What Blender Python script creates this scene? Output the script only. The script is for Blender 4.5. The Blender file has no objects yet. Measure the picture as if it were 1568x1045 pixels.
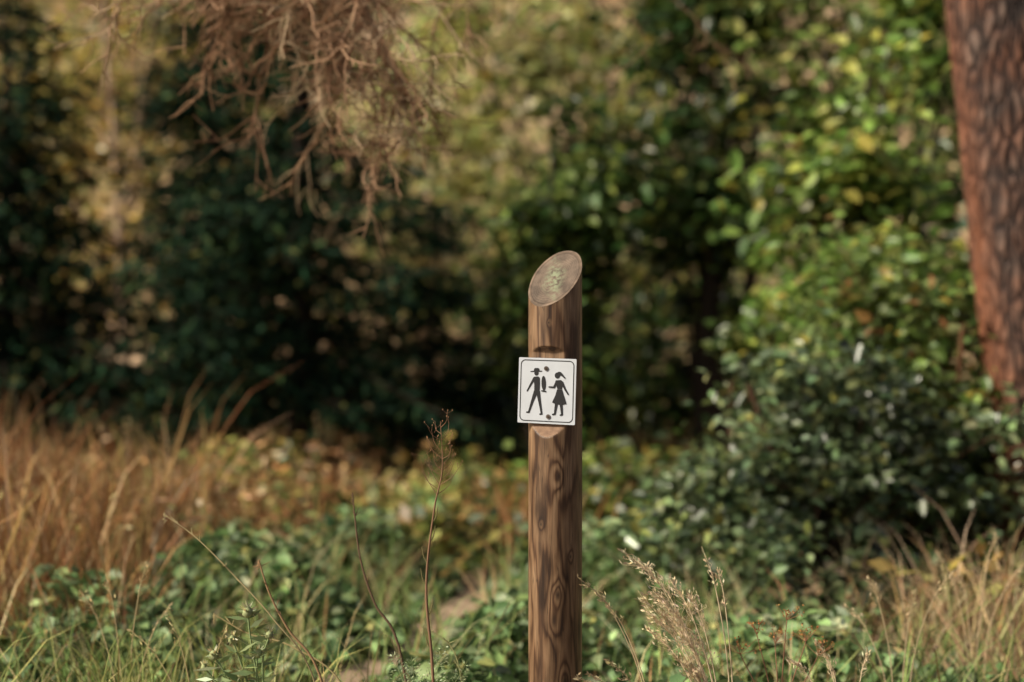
import bpy, math, random
import numpy as np
from mathutils import Vector
random.seed(7); R = np.random.default_rng(11)
sc = bpy.context.scene
D = bpy.data
def link(o, parent=None):
    sc.collection.objects.link(o)
    if parent: o.parent = parent
    return o
def empty(name, loc=(0,0,0)):
    e = D.objects.new(name, None); e.location = loc; e.empty_display_size=.1
    return link(e)
# ---------------------------------------------------------------- terrain
def gh(x, y):
    x = np.asarray(x, float); y = np.asarray(y, float)
    h = .03*np.sin(x*1.3+.5)*np.cos(y*.9) + .02*np.sin(x*3.1+y*2.2)
    t = np.clip(y-15, 0, 45)
    h = h + .58*t*np.clip(t/8, 0, 1) + .25*np.sin(x*.25+y*.1)*np.clip(t/10, 0, 1)
    s = np.clip(np.abs(x)-9, 0, 30)
    return h + .10*s*np.clip(s/6,0,1)
# ---------------------------------------------------------------- mesh utils
def np_mesh(name, V, F, k, col=None, mat=None, parent=None, smooth=False):
    V = np.ascontiguousarray(V, np.float32).reshape(-1,3); F = np.ascontiguousarray(F, np.int32).reshape(-1,k)
    me = D.meshes.new(name)
    me.vertices.add(len(V)); me.vertices.foreach_set("co", V.ravel())
    me.loops.add(F.size); me.loops.foreach_set("vertex_index", F.ravel())
    me.polygons.add(len(F)); me.polygons.foreach_set("loop_start", np.arange(0, F.size, k, dtype=np.int32))
    me.update(calc_edges=True); me.validate()
    if col is not None:
        a = me.attributes.new("Col", 'FLOAT_COLOR', 'POINT')
        c = np.ones((len(V),4), np.float32); c[:,:3] = col
        a.data.foreach_set("color", c.ravel())
    if smooth: me.polygons.foreach_set("use_smooth", np.ones(len(F), bool))
    if mat: me.materials.append(mat)
    return link(D.objects.new(name, me), parent)
def unit(v): return v/np.maximum(np.linalg.norm(v, axis=-1, keepdims=True), 1e-9)
def leaf_geo(C, L, W, axis, nrm, shape='leaf'):
    a = unit(axis); n = unit(nrm - a*np.sum(nrm*a,1,keepdims=True)); t = np.cross(a, n)
    L = np.broadcast_to(np.asarray(L,float).reshape(-1,1),(len(C),1)); W = np.broadcast_to(np.asarray(W,float).reshape(-1,1),(len(C),1))
    if shape == 'leaf':
        P = [C, C+a*L*.35+t*W*.5+n*W*.16, C+a*L*.72+t*W*.36+n*W*.10, C+a*L-n*L*.10, C+a*L*.72-t*W*.36+n*W*.10, C+a*L*.35-t*W*.5+n*W*.16]
        V = np.stack(P,1); b = np.arange(len(C))[:,None]*6
        F = np.concatenate([b+np.array([[0,1,2,3]]), b+np.array([[0,3,4,5]])],0)
        return V.reshape(-1,3), F, 6
    P = [C, C+a*L*.45+t*W*.5, C+a*L, C+a*L*.45-t*W*.5]
    V = np.stack(P,1); b = np.arange(len(C))[:,None]*4
    return V.reshape(-1,3), b+np.array([[0,1,2,3]]), 4
def leaves_obj(name, C, size, col, mat, parent=None, shape='leaf', flat=.8, aspect=.62, droop=.25):
    n = len(C); ax = R.normal(size=(n,3)); ax[:,2] = ax[:,2]*.5 - droop
    nr = R.normal(size=(n,3))*flat*.7 + np.array([-.25,-.25,1.0])
    V,F,k = leaf_geo(C, size, np.asarray(size)*aspect, ax, nr, shape)
    return np_mesh(name, V, F, 4, np.repeat(col, k, 0), mat, parent)
def pick(pal, n, jit=.22):
    w = np.array([p[3] for p in pal]); c = np.array([p[:3] for p in pal])
    i = R.choice(len(pal), n, p=w/w.sum())
    return np.clip(c[i]*np.exp(R.normal(size=(n,1))*jit)*(1+R.normal(size=(n,3))*.06), .002, .8)
class Tubes:
    def __init__(s, n=5): s.V=[]; s.F=[]; s.C=[]; s.k=0; s.n=n
    def add(s, pts, rad, col=(.1,.06,.04)):
        pts = np.asarray(pts,float); m=len(pts); n=s.n
        rad = np.broadcast_to(np.asarray(rad,float),(m,)) if np.ndim(rad)==0 else np.interp(np.linspace(0,1,m), np.linspace(0,1,len(rad)), rad)
        T = unit(np.gradient(pts, axis=0)); ref = np.array([0.,0,1]) if abs(T[:,2]).mean()<.8 else np.array([1.,0,0])
        U = unit(np.cross(T, ref)); W = np.cross(T,U)
        a = np.arange(n)*2*math.pi/n
        ring = pts[:,None,:] + rad[:,None,None]*(np.cos(a)[None,:,None]*U[:,None,:]+np.sin(a)[None,:,None]*W[:,None,:])
        s.V.append(ring.reshape(-1,3)); s.C.append(np.broadcast_to(np.array(col,float),(m*n,3)))
        i = np.arange(m-1)[:,None]*n; j=np.arange(n)[None,:]; j2=(j+1)%n
        F = np.stack([i+j, i+j2, i+n+j2, i+n+j],-1).reshape(-1,4)+s.k
        s.F.append(F); s.k += m*n
    def obj(s, name, mat, parent=None):
        return np_mesh(name, np.concatenate(s.V), np.concatenate(s.F), 4, np.concatenate(s.C), mat, parent, True)
# ---------------------------------------------------------------- materials
def newmat(name):
    m = D.materials.new(name); m.use_nodes=True; nt=m.node_tree; nt.nodes.clear()
    out = nt.nodes.new('ShaderNodeOutputMaterial'); return m, nt, out
def N(nt, typ, **kw):
    n = nt.nodes.new(typ)
    for k,v in kw.items(): setattr(n,k,v)
    return n
def ramp(nt, stops, fac):
    r = nt.nodes.new('ShaderNodeValToRGB'); e=r.color_ramp.elements
    while len(e)<len(stops): e.new(.5)
    for el,(p,c) in zip(e,stops): el.position=p; el.color=(*c,1)
    nt.links.new(fac, r.inputs[0]); return r.outputs[0]
def math_(nt, op, a, b=None, c=None):
    m = nt.nodes.new('ShaderNodeMath'); m.operation=op
    for i,v in enumerate((a,b,c)):
        if v is None: continue
        if isinstance(v,(int,float)): m.inputs[i].default_value=v
        else: nt.links.new(v, m.inputs[i])
    return m.outputs[0]
def leafmat(name, rough=.45, tr=.3, spec=.5):
    m,nt,out = newmat(name)
    at = N(nt,'ShaderNodeAttribute',attribute_name='Col')
    p = N(nt,'ShaderNodeBsdfPrincipled'); p.inputs['Roughness'].default_value=rough; p.inputs['Specular IOR Level'].default_value=spec
    nt.links.new(at.outputs['Color'], p.inputs['Base Color'])
    if tr>0:
        t = N(nt,'ShaderNodeBsdfTranslucent'); nt.links.new(at.outputs['Color'], t.inputs['Color'])
        mx = N(nt,'ShaderNodeMixShader'); mx.inputs[0].default_value=tr
        nt.links.new(p.outputs[0],mx.inputs[1]); nt.links.new(t.outputs[0],mx.inputs[2]); nt.links.new(mx.outputs[0],out.inputs[0])
    else: nt.links.new(p.outputs[0],out.inputs[0])
    return m
M_leaf = leafmat('broadleaf', .40, .34, .65)
M_gloss = leafmat('bramble_leaf', .33, .2, .95)
M_low = leafmat('undergrowth_leaf', .5, .25, .4)
M_need = leafmat('needles', .9, 0, .05)
M_grass = leafmat('dry_grass_blade', .7, .2, .15)
M_twig = leafmat('twig_bark', .85, 0, .15)

def ground_mat():
    m,nt,out = newmat('forest_floor')
    g = N(nt,'ShaderNodeNewGeometry'); n1=N(nt,'ShaderNodeTexNoise'); n1.inputs['Scale'].default_value=.9; n1.inputs['Detail'].default_value=5
    n2=N(nt,'ShaderNodeTexNoise'); n2.inputs['Scale'].default_value=25; n2.inputs['Detail'].default_value=4
    for n in (n1,n2): nt.links.new(g.outputs['Position'], n.inputs['Vector'])
    c1 = ramp(nt,[(.35,(.04,.036,.016)),(.5,(.08,.055,.025)),(.68,(.17,.11,.055))], n1.outputs['Fac'])
    c2 = ramp(nt,[(.3,(.5,.5,.5)),(.7,(1.35,1.3,1.2))], n2.outputs['Fac'])
    mu=N(nt,'ShaderNodeMixRGB',blend_type='MULTIPLY'); mu.inputs[0].default_value=1
    nt.links.new(c1,mu.inputs[1]); nt.links.new(c2,mu.inputs[2])
    sx=N(nt,'ShaderNodeSeparateXYZ'); nt.links.new(g.outputs['Position'],sx.inputs[0])
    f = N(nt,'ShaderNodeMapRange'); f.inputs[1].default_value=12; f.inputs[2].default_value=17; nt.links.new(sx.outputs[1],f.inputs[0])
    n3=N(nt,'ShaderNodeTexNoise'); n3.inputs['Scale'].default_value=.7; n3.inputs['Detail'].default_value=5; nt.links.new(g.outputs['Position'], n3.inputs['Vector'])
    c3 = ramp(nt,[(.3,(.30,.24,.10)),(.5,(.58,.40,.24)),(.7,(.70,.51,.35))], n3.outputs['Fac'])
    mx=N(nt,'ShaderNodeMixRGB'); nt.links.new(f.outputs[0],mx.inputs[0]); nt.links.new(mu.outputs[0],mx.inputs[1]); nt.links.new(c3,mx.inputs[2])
    p=N(nt,'ShaderNodeBsdfPrincipled'); p.inputs['Roughness'].default_value=.9; nt.links.new(mx.outputs[0],p.inputs['Base Color'])
    nt.links.new(p.outputs[0],out.inputs[0]); return m
xs = np.concatenate([np.linspace(-300,-30,20,endpoint=False), np.linspace(-30,30,181), np.linspace(30,300,21)[1:]])
ys = np.concatenate([np.linspace(-300,-8,20,endpoint=False), np.linspace(-8,64,217), np.linspace(64,400,21)[1:]])
X,Y = np.meshgrid(xs,ys,indexing='ij'); V=np.stack([X,Y,gh(X,Y)],-1)
i,j=np.meshgrid(np.arange(len(xs)-1),np.arange(len(ys)-1),indexing='ij'); n_=len(ys)
F=np.stack([i*n_+j,(i+1)*n_+j,(i+1)*n_+j+1,i*n_+j+1],-1)
np_mesh('ground',V,F,4,None,ground_mat(),None,True)
def path_x(y): return np.interp(y,[-2,1,3,4.6,5.3,6.3,8,10],[-1.0,-1.0,-.75,-.44,-.27,-.12,.05,.3])
def path_mat():
    m,nt,out=newmat('trodden_earth'); g=N(nt,'ShaderNodeNewGeometry'); n1=N(nt,'ShaderNodeTexNoise'); n1.inputs['Scale'].default_value=14; n1.inputs['Detail'].default_value=6
    nt.links.new(g.outputs['Position'],n1.inputs['Vector'])
    c=ramp(nt,[(.3,(.22,.15,.09)),(.6,(.46,.33,.22))],n1.outputs['Fac']); p=N(nt,'ShaderNodeBsdfPrincipled'); p.inputs['Roughness'].default_value=.95
    nt.links.new(c,p.inputs['Base Color']); nt.links.new(p.outputs[0],out.inputs[0]); return m
py_=np.linspace(-2,10,90); pv=[]
for y in py_:
    for k in range(5):
        x=path_x(y)+(k-2)*.08+.02*math.sin(y*5+k); pv.append((x,y,float(gh(x,y))+.012))
pf=[[a*5+b,a*5+b+1,(a+1)*5+b+1,(a+1)*5+b] for a in range(89) for b in range(4)]
np_mesh('path',np.array(pv),np.array(pf),4,None,path_mat(),None,True)

# ---------------------------------------------------------------- wooden post
PX,PY,PR = .0955,3.15,.0595
yaw=math.radians(20); nx,ny=-math.sin(yaw),-math.cos(yaw)
def post():
    par=empty('wooden_post',(PX,PY,0))
    na=96; zs=np.concatenate([np.linspace(-.3,.88,60,endpoint=False),np.linspace(.88,1.10,120,endpoint=False),np.linspace(1.10,1.16,8)])
    zs=np.unique(zs); ths=np.linspace(0,2*math.pi,na,endpoint=False)
    cut=lambda x,y: 1.239+.55*x+.93*y
    V=[]; rows=list(zs)+['c']
    for zi in rows:
        for th in ths:
            x,y=math.cos(th),math.sin(th)
            z=cut(x*PR,y*PR) if zi=='c' else zi
            rr=PR*(1+.006*math.sin(3*th+z*2)+.004*math.sin(7*th+z*9))
            px_,py2=x*rr,y*rr
            if zi!='c': z=min(z,cut(px_,py2)-.002*(1+(1.16-z)))
            s=px_*nx+py2*ny
            top,bot=1.088,.888
            if bot<z<top:
                c=.0140*min(1,max(0,(top-z)/.012))**.6*min(1,max(0,(z-bot)/.026)); lim=PR*1.012-c
                if s>lim:
                    d=s-lim; px_-=nx*d; py2-=ny*d
            V.append((px_,py2,z))
    nr=len(rows); F=[]
    for a in range(nr-1):
        for b in range(na): F.append((a*na+b,a*na+(b+1)%na,(a+1)*na+(b+1)%na,(a+1)*na+b))
    me=D.meshes.new('log'); me.from_pydata(V,[],F)
    m,nt,out=newmat('treated_timber')
    tc=N(nt,'ShaderNodeTexCoord'); sx=N(nt,'ShaderNodeSeparateXYZ'); nt.links.new(tc.outputs['Object'],sx.inputs[0])
    ang=math_(nt,'ARCTAN2',sx.outputs[0],math_(nt,'MULTIPLY',sx.outputs[1],-1))
    u=math_(nt,'MULTIPLY',ang,PR); z=sx.outputs[2]
    cv=N(nt,'ShaderNodeCombineXYZ'); nt.links.new(sx.outputs[0],cv.inputs[0]); nt.links.new(sx.outputs[1],cv.inputs[1]); nt.links.new(math_(nt,'MULTIPLY',z,.13),cv.inputs[2])
    n1=N(nt,'ShaderNodeTexNoise'); n1.inputs['Scale'].default_value=20; n1.inputs['Detail'].default_value=3; nt.links.new(cv.outputs[0],n1.inputs['Vector'])
    f=math_(nt,'MULTIPLY',n1.outputs['Fac'],1.2)
    knots=[(.006,.806,1.0,1.0),(.004,.548,1.15,.8),(-.004,.492,1.25,1.15),(-.034,.70,.5,.7),(.034,.63,.6,.8),(-.016,1.14,.4,.6),(.02,.36,1,1)]
    knotmask=None
    for (ku,kz,ks,asp) in knots:
        du=math_(nt,'DIVIDE',math_(nt,'SUBTRACT',u,ku),.010*ks); dz=math_(nt,'DIVIDE',math_(nt,'SUBTRACT',z,kz),.022*ks*asp)
        r2=math_(nt,'ADD',math_(nt,'MULTIPLY',du,du),math_(nt,'MULTIPLY',dz,dz))
        g=math_(nt,'EXPONENT',math_(nt,'MULTIPLY',r2,-.5))
        f=math_(nt,'ADD',f,math_(nt,'MULTIPLY',g,.36*ks))
        km=math_(nt,'EXPONENT',math_(nt,'MULTIPLY',r2,-4))
        knotmask=km if knotmask is None else math_(nt,'ADD',knotmask,km)
    rf=math_(nt,'MULTIPLY_ADD',math_(nt,'SINE',math_(nt,'MULTIPLY',f,28)),.5,.5)
    base=ramp(nt,[(0,(.066,.032,.016)),(.35,(.155,.086,.045)),(1,(.225,.138,.078))],rf)
    cv2=N(nt,'ShaderNodeCombineXYZ'); nt.links.new(sx.outputs[0],cv2.inputs[0]); nt.links.new(sx.outputs[1],cv2.inputs[1]); nt.links.new(math_(nt,'MULTIPLY',z,.04),cv2.inputs[2])
    n2=N(nt,'ShaderNodeTexNoise'); n2.inputs['Scale'].default_value=220; n2.inputs['Detail'].default_value=4; nt.links.new(cv2.outputs[0],n2.inputs['Vector'])
    st=ramp(nt,[(.3,(.62,.60,.58)),(.7,(1.28,1.28,1.28))],n2.outputs['Fac'])
    mu=N(nt,'ShaderNodeMixRGB',blend_type='MULTIPLY'); mu.inputs[0].default_value=1; nt.links.new(base,mu.inputs[1]); nt.links.new(st,mu.inputs[2])
    mk=N(nt,'ShaderNodeMixRGB'); mk.inputs[2].default_value=(.025,.014,.009,1); nt.links.new(math_(nt,'MINIMUM',math_(nt,'MULTIPLY',knotmask,.85),1),mk.inputs[0]); nt.links.new(mu.outputs[0],mk.inputs[1])
    n4=N(nt,'ShaderNodeTexNoise'); n4.inputs['Scale'].default_value=6; n4.inputs['Detail'].default_value=6
    cv3=N(nt,'ShaderNodeCombineXYZ'); nt.links.new(math_(nt,'MULTIPLY',sx.outputs[0],5),cv3.inputs[0]); nt.links.new(math_(nt,'MULTIPLY',sx.outputs[1],5),cv3.inputs[1]); nt.links.new(z,cv3.inputs[2]); nt.links.new(cv3.outputs[0],n4.inputs['Vector'])
    wr=ramp(nt,[(.34,(.36,.32,.29)),(.47,(.92,.90,.87)),(.68,(1.35,1.40,1.45))],n4.outputs['Fac'])
    mw=N(nt,'ShaderNodeMixRGB',blend_type='MULTIPLY'); mw.inputs[0].default_value=1; nt.links.new(mk.outputs[0],mw.inputs[1]); nt.links.new(wr,mw.inputs[2])
    cv4=N(nt,'ShaderNodeCombineXYZ'); nt.links.new(sx.outputs[0],cv4.inputs[0]); nt.links.new(sx.outputs[1],cv4.inputs[1]); nt.links.new(math_(nt,'MULTIPLY',z,.05),cv4.inputs[2])
    n5=N(nt,'ShaderNodeTexNoise'); n5.inputs['Scale'].default_value=60; n5.inputs['Detail'].default_value=2; nt.links.new(cv4.outputs[0],n5.inputs['Vector'])
    ck=N(nt,'ShaderNodeMapRange'); ck.inputs[1].default_value=.012; ck.inputs[2].default_value=.0; nt.links.new(math_(nt,'ABSOLUTE',math_(nt,'SUBTRACT',n5.outputs['Fac'],.47)),ck.inputs[0])
    mc=N(nt,'ShaderNodeMixRGB'); mc.inputs[2].default_value=(.02,.012,.008,1); nt.links.new(math_(nt,'MULTIPLY',ck.outputs[0],.6),mc.inputs[0]); nt.links.new(mw.outputs[0],mc.inputs[1])
    p=N(nt,'ShaderNodeBsdfPrincipled'); p.inputs['Roughness'].default_value=.5; p.inputs['Specular IOR Level'].default_value=.5
    nt.links.new(mc.outputs[0],p.inputs['Base Color'])
    b=N(nt,'ShaderNodeBump'); b.inputs['Strength'].default_value=.4; b.inputs['Distance'].default_value=.002; nt.links.new(n2.outputs['Fac'],b.inputs['Height']); nt.links.new(b.outputs[0],p.inputs['Normal'])
    nt.links.new(p.outputs[0],out.inputs[0])
    me.materials.append(m); me.polygons.foreach_set('use_smooth',[True]*len(F))
    m2,nt2,out2=newmat('exposed_wood'); tc2=N(nt2,'ShaderNodeTexCoord'); nn=N(nt2,'ShaderNodeTexNoise'); nn.inputs['Scale'].default_value=90; nt2.links.new(tc2.outputs['Object'],nn.inputs['Vector'])
    cc=ramp(nt2,[(.3,(.18,.105,.065)),(.7,(.30,.185,.115))],nn.outputs['Fac']); p2=N(nt2,'ShaderNodeBsdfPrincipled'); p2.inputs['Roughness'].default_value=.8; nt2.links.new(cc,p2.inputs['Base Color']); nt2.links.new(p2.outputs[0],out2.inputs[0])
    me.materials.append(m2)
    VA=np.array(V)
    for pl in me.polygons:
        c=VA[list(pl.vertices)].mean(0); s=c[0]*nx+c[1]*ny; rad=math.hypot(c[0],c[1])
        if .889<c[2]<.93 and rad<PR*.982 and s>0: pl.material_index=1
    me.update(); link(D.objects.new('log',me),par)
    V=[];F=[]; rings_=14
    V.append((0,0,cut(0,0)))
    for a in range(1,rings_+1):
        q=a/rings_
        for th in ths:
            rr=PR*(1+.006*math.sin(3*th+2.4)+.004*math.sin(7*th+10.4))*q*.999
            x,y=math.cos(th)*rr,math.sin(th)*rr
            V.append((x,y,cut(x,y)+(.0012 if q<.97 else 0)+.0006*math.sin(q*20)))
    for b in range(na): F.append((0,1+b,1+(b+1)%na))
    for a in range(rings_-1):
        for b in range(na): F.append((1+a*na+b,1+(a+1)*na+b,1+(a+1)*na+(b+1)%na,1+a*na+(b+1)%na))
    me=D.meshes.new('cut_top'); me.from_pydata(V,[],F)
    m,nt,out=newmat('weathered_end_grain')
    tc=N(nt,'ShaderNodeTexCoord'); sx=N(nt,'ShaderNodeSeparateXYZ'); nt.links.new(tc.outputs['Object'],sx.inputs[0])
    r=math_(nt,'SQRT',math_(nt,'ADD',math_(nt,'MULTIPLY',sx.outputs[0],sx.outputs[0]),math_(nt,'MULTIPLY',sx.outputs[1],sx.outputs[1])))
    n1=N(nt,'ShaderNodeTexNoise'); n1.inputs['Scale'].default_value=35; n1.inputs['Detail'].default_value=6; nt.links.new(tc.outputs['Object'],n1.inputs['Vector'])
    rr=math_(nt,'ADD',r,math_(nt,'MULTIPLY',n1.outputs['Fac'],.012))
    ri=math_(nt,'MULTIPLY_ADD',math_(nt,'SINE',math_(nt,'MULTIPLY',rr,1700)),.5,.5)
    c=ramp(nt,[(0,(.120,.086,.062)),(1,(.155,.115,.085))],ri)
    c0=ramp(nt,[(.35,(.6,.6,.6)),(.65,(1.3,1.3,1.3))],n1.outputs['Fac'])
    m0=N(nt,'ShaderNodeMixRGB',blend_type='MULTIPLY'); m0.inputs[0].default_value=1; nt.links.new(c,m0.inputs[1]); nt.links.new(c0,m0.inputs[2])
    edge=ramp(nt,[(.0,(1.0,1.0,1.0)),(.86,(1,1,1)),(.90,(.7,.65,.6)),(.95,(1.4,1.35,1.3))],math_(nt,'DIVIDE',r,PR))
    mu=N(nt,'ShaderNodeMixRGB',blend_type='MULTIPLY'); mu.inputs[0].default_value=1; nt.links.new(m0.outputs[0],mu.inputs[1]); nt.links.new(edge,mu.inputs[2])
    e=math_(nt,'ADD',math_(nt,'ABSOLUTE',math_(nt,'SUBTRACT',sx.outputs[0],-.002)),math_(nt,'MULTIPLY',math_(nt,'ABSOLUTE',math_(nt,'ADD',sx.outputs[1],.002)),.45))
    mr=N(nt,'ShaderNodeMapRange'); mr.inputs[1].default_value=.034; mr.inputs[2].default_value=.006; nt.links.new(e,mr.inputs[0])
    n2=N(nt,'ShaderNodeTexNoise'); n2.inputs['Scale'].default_value=110; n2.inputs['Detail'].default_value=6; nt.links.new(tc.outputs['Object'],n2.inputs['Vector'])
    gt=N(nt,'ShaderNodeMapRange'); gt.inputs[1].default_value=.40; gt.inputs[2].default_value=.60; nt.links.new(n2.outputs['Fac'],gt.inputs[0])
    mx=N(nt,'ShaderNodeMixRGB'); mx.inputs[2].default_value=(.23,.26,.16,1); nt.links.new(math_(nt,'MULTIPLY',math_(nt,'MULTIPLY',mr.outputs[0],gt.outputs[0]),.95),mx.inputs[0]); nt.links.new(mu.outputs[0],mx.inputs[1])
    p=N(nt,'ShaderNodeBsdfPrincipled'); p.inputs['Roughness'].default_value=.85; nt.links.new(mx.outputs[0],p.inputs['Base Color'])
    b=N(nt,'ShaderNodeBump'); b.inputs['Strength'].default_value=.6; b.inputs['Distance'].default_value=.002; nt.links.new(n2.outputs['Fac'],b.inputs['Height']); nt.links.new(b.outputs[0],p.inputs['Normal'])
    nt.links.new(p.outputs[0],out.inputs[0]); me.materials.append(m); me.update()
    link(D.objects.new('cut_top',me),par)
post()
# ---------------------------------------------------------------- trail sign
def simple(name,col,rough=.5,var=.0,metal=0):
    m,nt,out=newmat(name); p=N(nt,'ShaderNodeBsdfPrincipled'); p.inputs['Roughness'].default_value=rough; p.inputs['Metallic'].default_value=metal
    tc=N(nt,'ShaderNodeTexCoord'); n=N(nt,'ShaderNodeTexNoise'); n.inputs['Scale'].default_value=30; n.inputs['Detail'].default_value=5; nt.links.new(tc.outputs['Object'],n.inputs['Vector'])
    c=ramp(nt,[(.3,tuple(x*(1-var) for x in col)),(.6,col)],n.outputs['Fac']); nt.links.new(c,p.inputs['Base Color']); nt.links.new(p.outputs[0],out.inputs[0]); return m
def sign():
    mpp=.001446/math.cos(yaw)*.985
    W,H=87*mpp,99*.001446
    par=D.objects.new('trail_sign',None); link(par)
    off=PR-.0125+.0035
    par.location=(PX+nx*off-.002,PY+ny*off,1.1+(522.5-599)*.001446*.985)
    par.rotation_euler=(0,math.radians(1.6),-yaw)
    white=simple('white_enamel',(.58,.62,.68),.4,.07); black=simple('black_print',(.012,.013,.016),.5,.1)
    def rrect(w,h,r,n=8):
        P=[]
        for cx,cz,a0 in ((w/2-r,h/2-r,0),(-w/2+r,h/2-r,90),(-w/2+r,-h/2+r,180),(w/2-r,-h/2+r,270)):
            for k in range(n+1):
                a=math.radians(a0+90*k/n); P.append((cx+r*math.cos(a),cz+r*math.sin(a)))
        return P
    import bmesh
    def prism(name,P,y0,y1,mat):
        n=len(P); V=[(x,y0,z) for x,z in P]+[(x,y1,z) for x,z in P]
        F=[tuple(range(n)),tuple(range(2*n-1,n-1,-1))]+[(k,k+n,(k+1)%n+n,(k+1)%n) for k in range(n)]
        me=D.meshes.new(name); me.from_pydata(V,[],F); me.materials.append(mat); me.update()
        bm=bmesh.new(); bm.from_mesh(me); bmesh.ops.recalc_face_normals(bm,faces=bm.faces); bm.to_mesh(me); bm.free()
        return link(D.objects.new(name,me),par)
    prism('plate',rrect(W,H,.002),-.0012,.0012,white)
    o=rrect(W-.0085,H-.0085,.011); i_=rrect(W-.0085-.0042,H-.0085-.0042,.0090); n=len(o)
    V=[(x,-.00155,z) for x,z in o]+[(x,-.00155,z) for x,z in i_]; F=[(k,(k+1)%n,(k+1)%n+n,k+n) for k in range(n)]
    me=D.meshes.new('border'); me.from_pydata(V,[],F); me.materials.append(black); me.update(); link(D.objects.new('border',me),par)
    sxm=W/87; szm=H/99
    cnt=[0]
    def q(p): return ((p[0]-43.5)*sxm,(49.5-p[1])*szm)
    def poly(name,P):
        cnt[0]+=1; d=.0016+cnt[0]*.00004; prism(name,[q(p) for p in P],-d,-.0011,black)
    def capsule(name,a,b,ra,rb):
        ax,ay=a;bx,by=b; t=math.atan2(by-ay,bx-ax); P=[]
        for k in range(7): an=t+math.pi/2+math.pi*k/6; P.append((ax+ra*math.cos(an),ay+ra*math.sin(an)))
        for k in range(7): an=t-math.pi/2+math.pi*k/6; P.append((bx+rb*math.cos(an),by+rb*math.sin(an)))
        poly(name,P)
    def ell(name,c,rx,ry,rot=0,n=20):
        P=[]
        for k in range(n):
            a=2*math.pi*k/n; x,y=rx*math.cos(a),ry*math.sin(a); P.append((c[0]+x*math.cos(rot)-y*math.sin(rot),c[1]+x*math.sin(rot)+y*math.cos(rot)))
        poly(name,P)
    ell('man_head',(27.2,22.8),3.4,4.2)
    poly('man_hat',[(18,20.4),(23,19.6),(23.6,16.3),(25.5,15.3),(29.5,15.3),(31.4,16.3),(31.8,19.2),(35.6,19.2),(35.6,20.8),(18,21.8)])
    poly('man_torso',[(23.5,28.6),(30,28),(32.6,30),(33.0,40),(32.6,52),(24.5,52),(24.3,40),(23,34)])
    capsule('man_arm',(24.3,31),(19.3,40),2.1,1.5); capsule('man_forearm',(19.3,40),(13.8,50.5),1.5,1.0)
    capsule('man_thigh',(27,51),(22,66),3.2,2.1); capsule('man_shin',(22,66),(17.2,82),2.1,1.3); capsule('man_foot',(17.2,82.5),(13.8,82.8),1.4,1.1)
    capsule('man_back_thigh',(30.3,51),(33.4,67),3.0,2.0); capsule('man_back_shin',(33.4,67),(36.6,83.5),2.0,1.3); capsule('man_back_foot',(36.6,84),(34.2,85),1.5,1.1)
    ell('man_rucksack',(38.6,38),3.3,11.2,-.06)
    capsule('man_rear_arm',(36,49.5),(42,50.5),1.0,1.0)
    ell('woman_head',(59,25.5),3.9,4.6); ell('woman_hair',(62.3,22.8),4.0,2.9,.2); capsule('woman_ponytail',(65,23.5),(70.5,29),1.8,.9)
    poly('woman_torso',[(57,32.8),(64.5,32.2),(67.6,34.5),(66.3,46),(59.5,46),(58,40),(55.8,36)])
    capsule('woman_arm',(58.2,35.5),(54.5,43.5),1.9,1.4); capsule('woman_forearm',(54.5,43.5),(47,43.2),1.4,1.0)
    capsule('woman_rear_arm',(66.4,36),(70.8,45),1.9,1.4); capsule('woman_rear_forearm',(70.8,45),(76.0,53.2),1.4,1.0)
    poly('woman_skirt',[(59.2,46.5),(66.6,46.5),(69.8,56),(73.8,67.5),(66,69.4),(57.5,68.8),(52.2,66.2),(56.6,56)])
    capsule('woman_leg',(58.5,68),(56.6,83),2.1,1.2); capsule('woman_foot',(56.4,83.6),(53.2,84.4),1.2,.9)
    capsule('woman_back_leg',(65.5,68),(67.4,83),2.1,1.2); capsule('woman_back_foot',(67.4,83.6),(65,85),1.2,.9)
    sm=simple('galvanised_screw',(.16,.13,.11),.55,.5,.5); dk=simple('rust_stain',(.07,.045,.03),.8,.4)
    for k,(cx,cy) in enumerate(((42,15.5),(46.8,88))):
        for rad,y,mt,nm in ((3.4,-.0033,sm,'screw_head'),(1.5,-.0042,dk,'screw_socket')):
            P=[((cx-43.5)*sxm+rad*szm*math.cos(a),(49.5-cy)*szm+rad*szm*math.sin(a)) for a in np.linspace(0,2*math.pi,20,endpoint=False)]
            prism('%s_%d'%(nm,k+1),P,y,-.001,mt)
sign()

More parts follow.
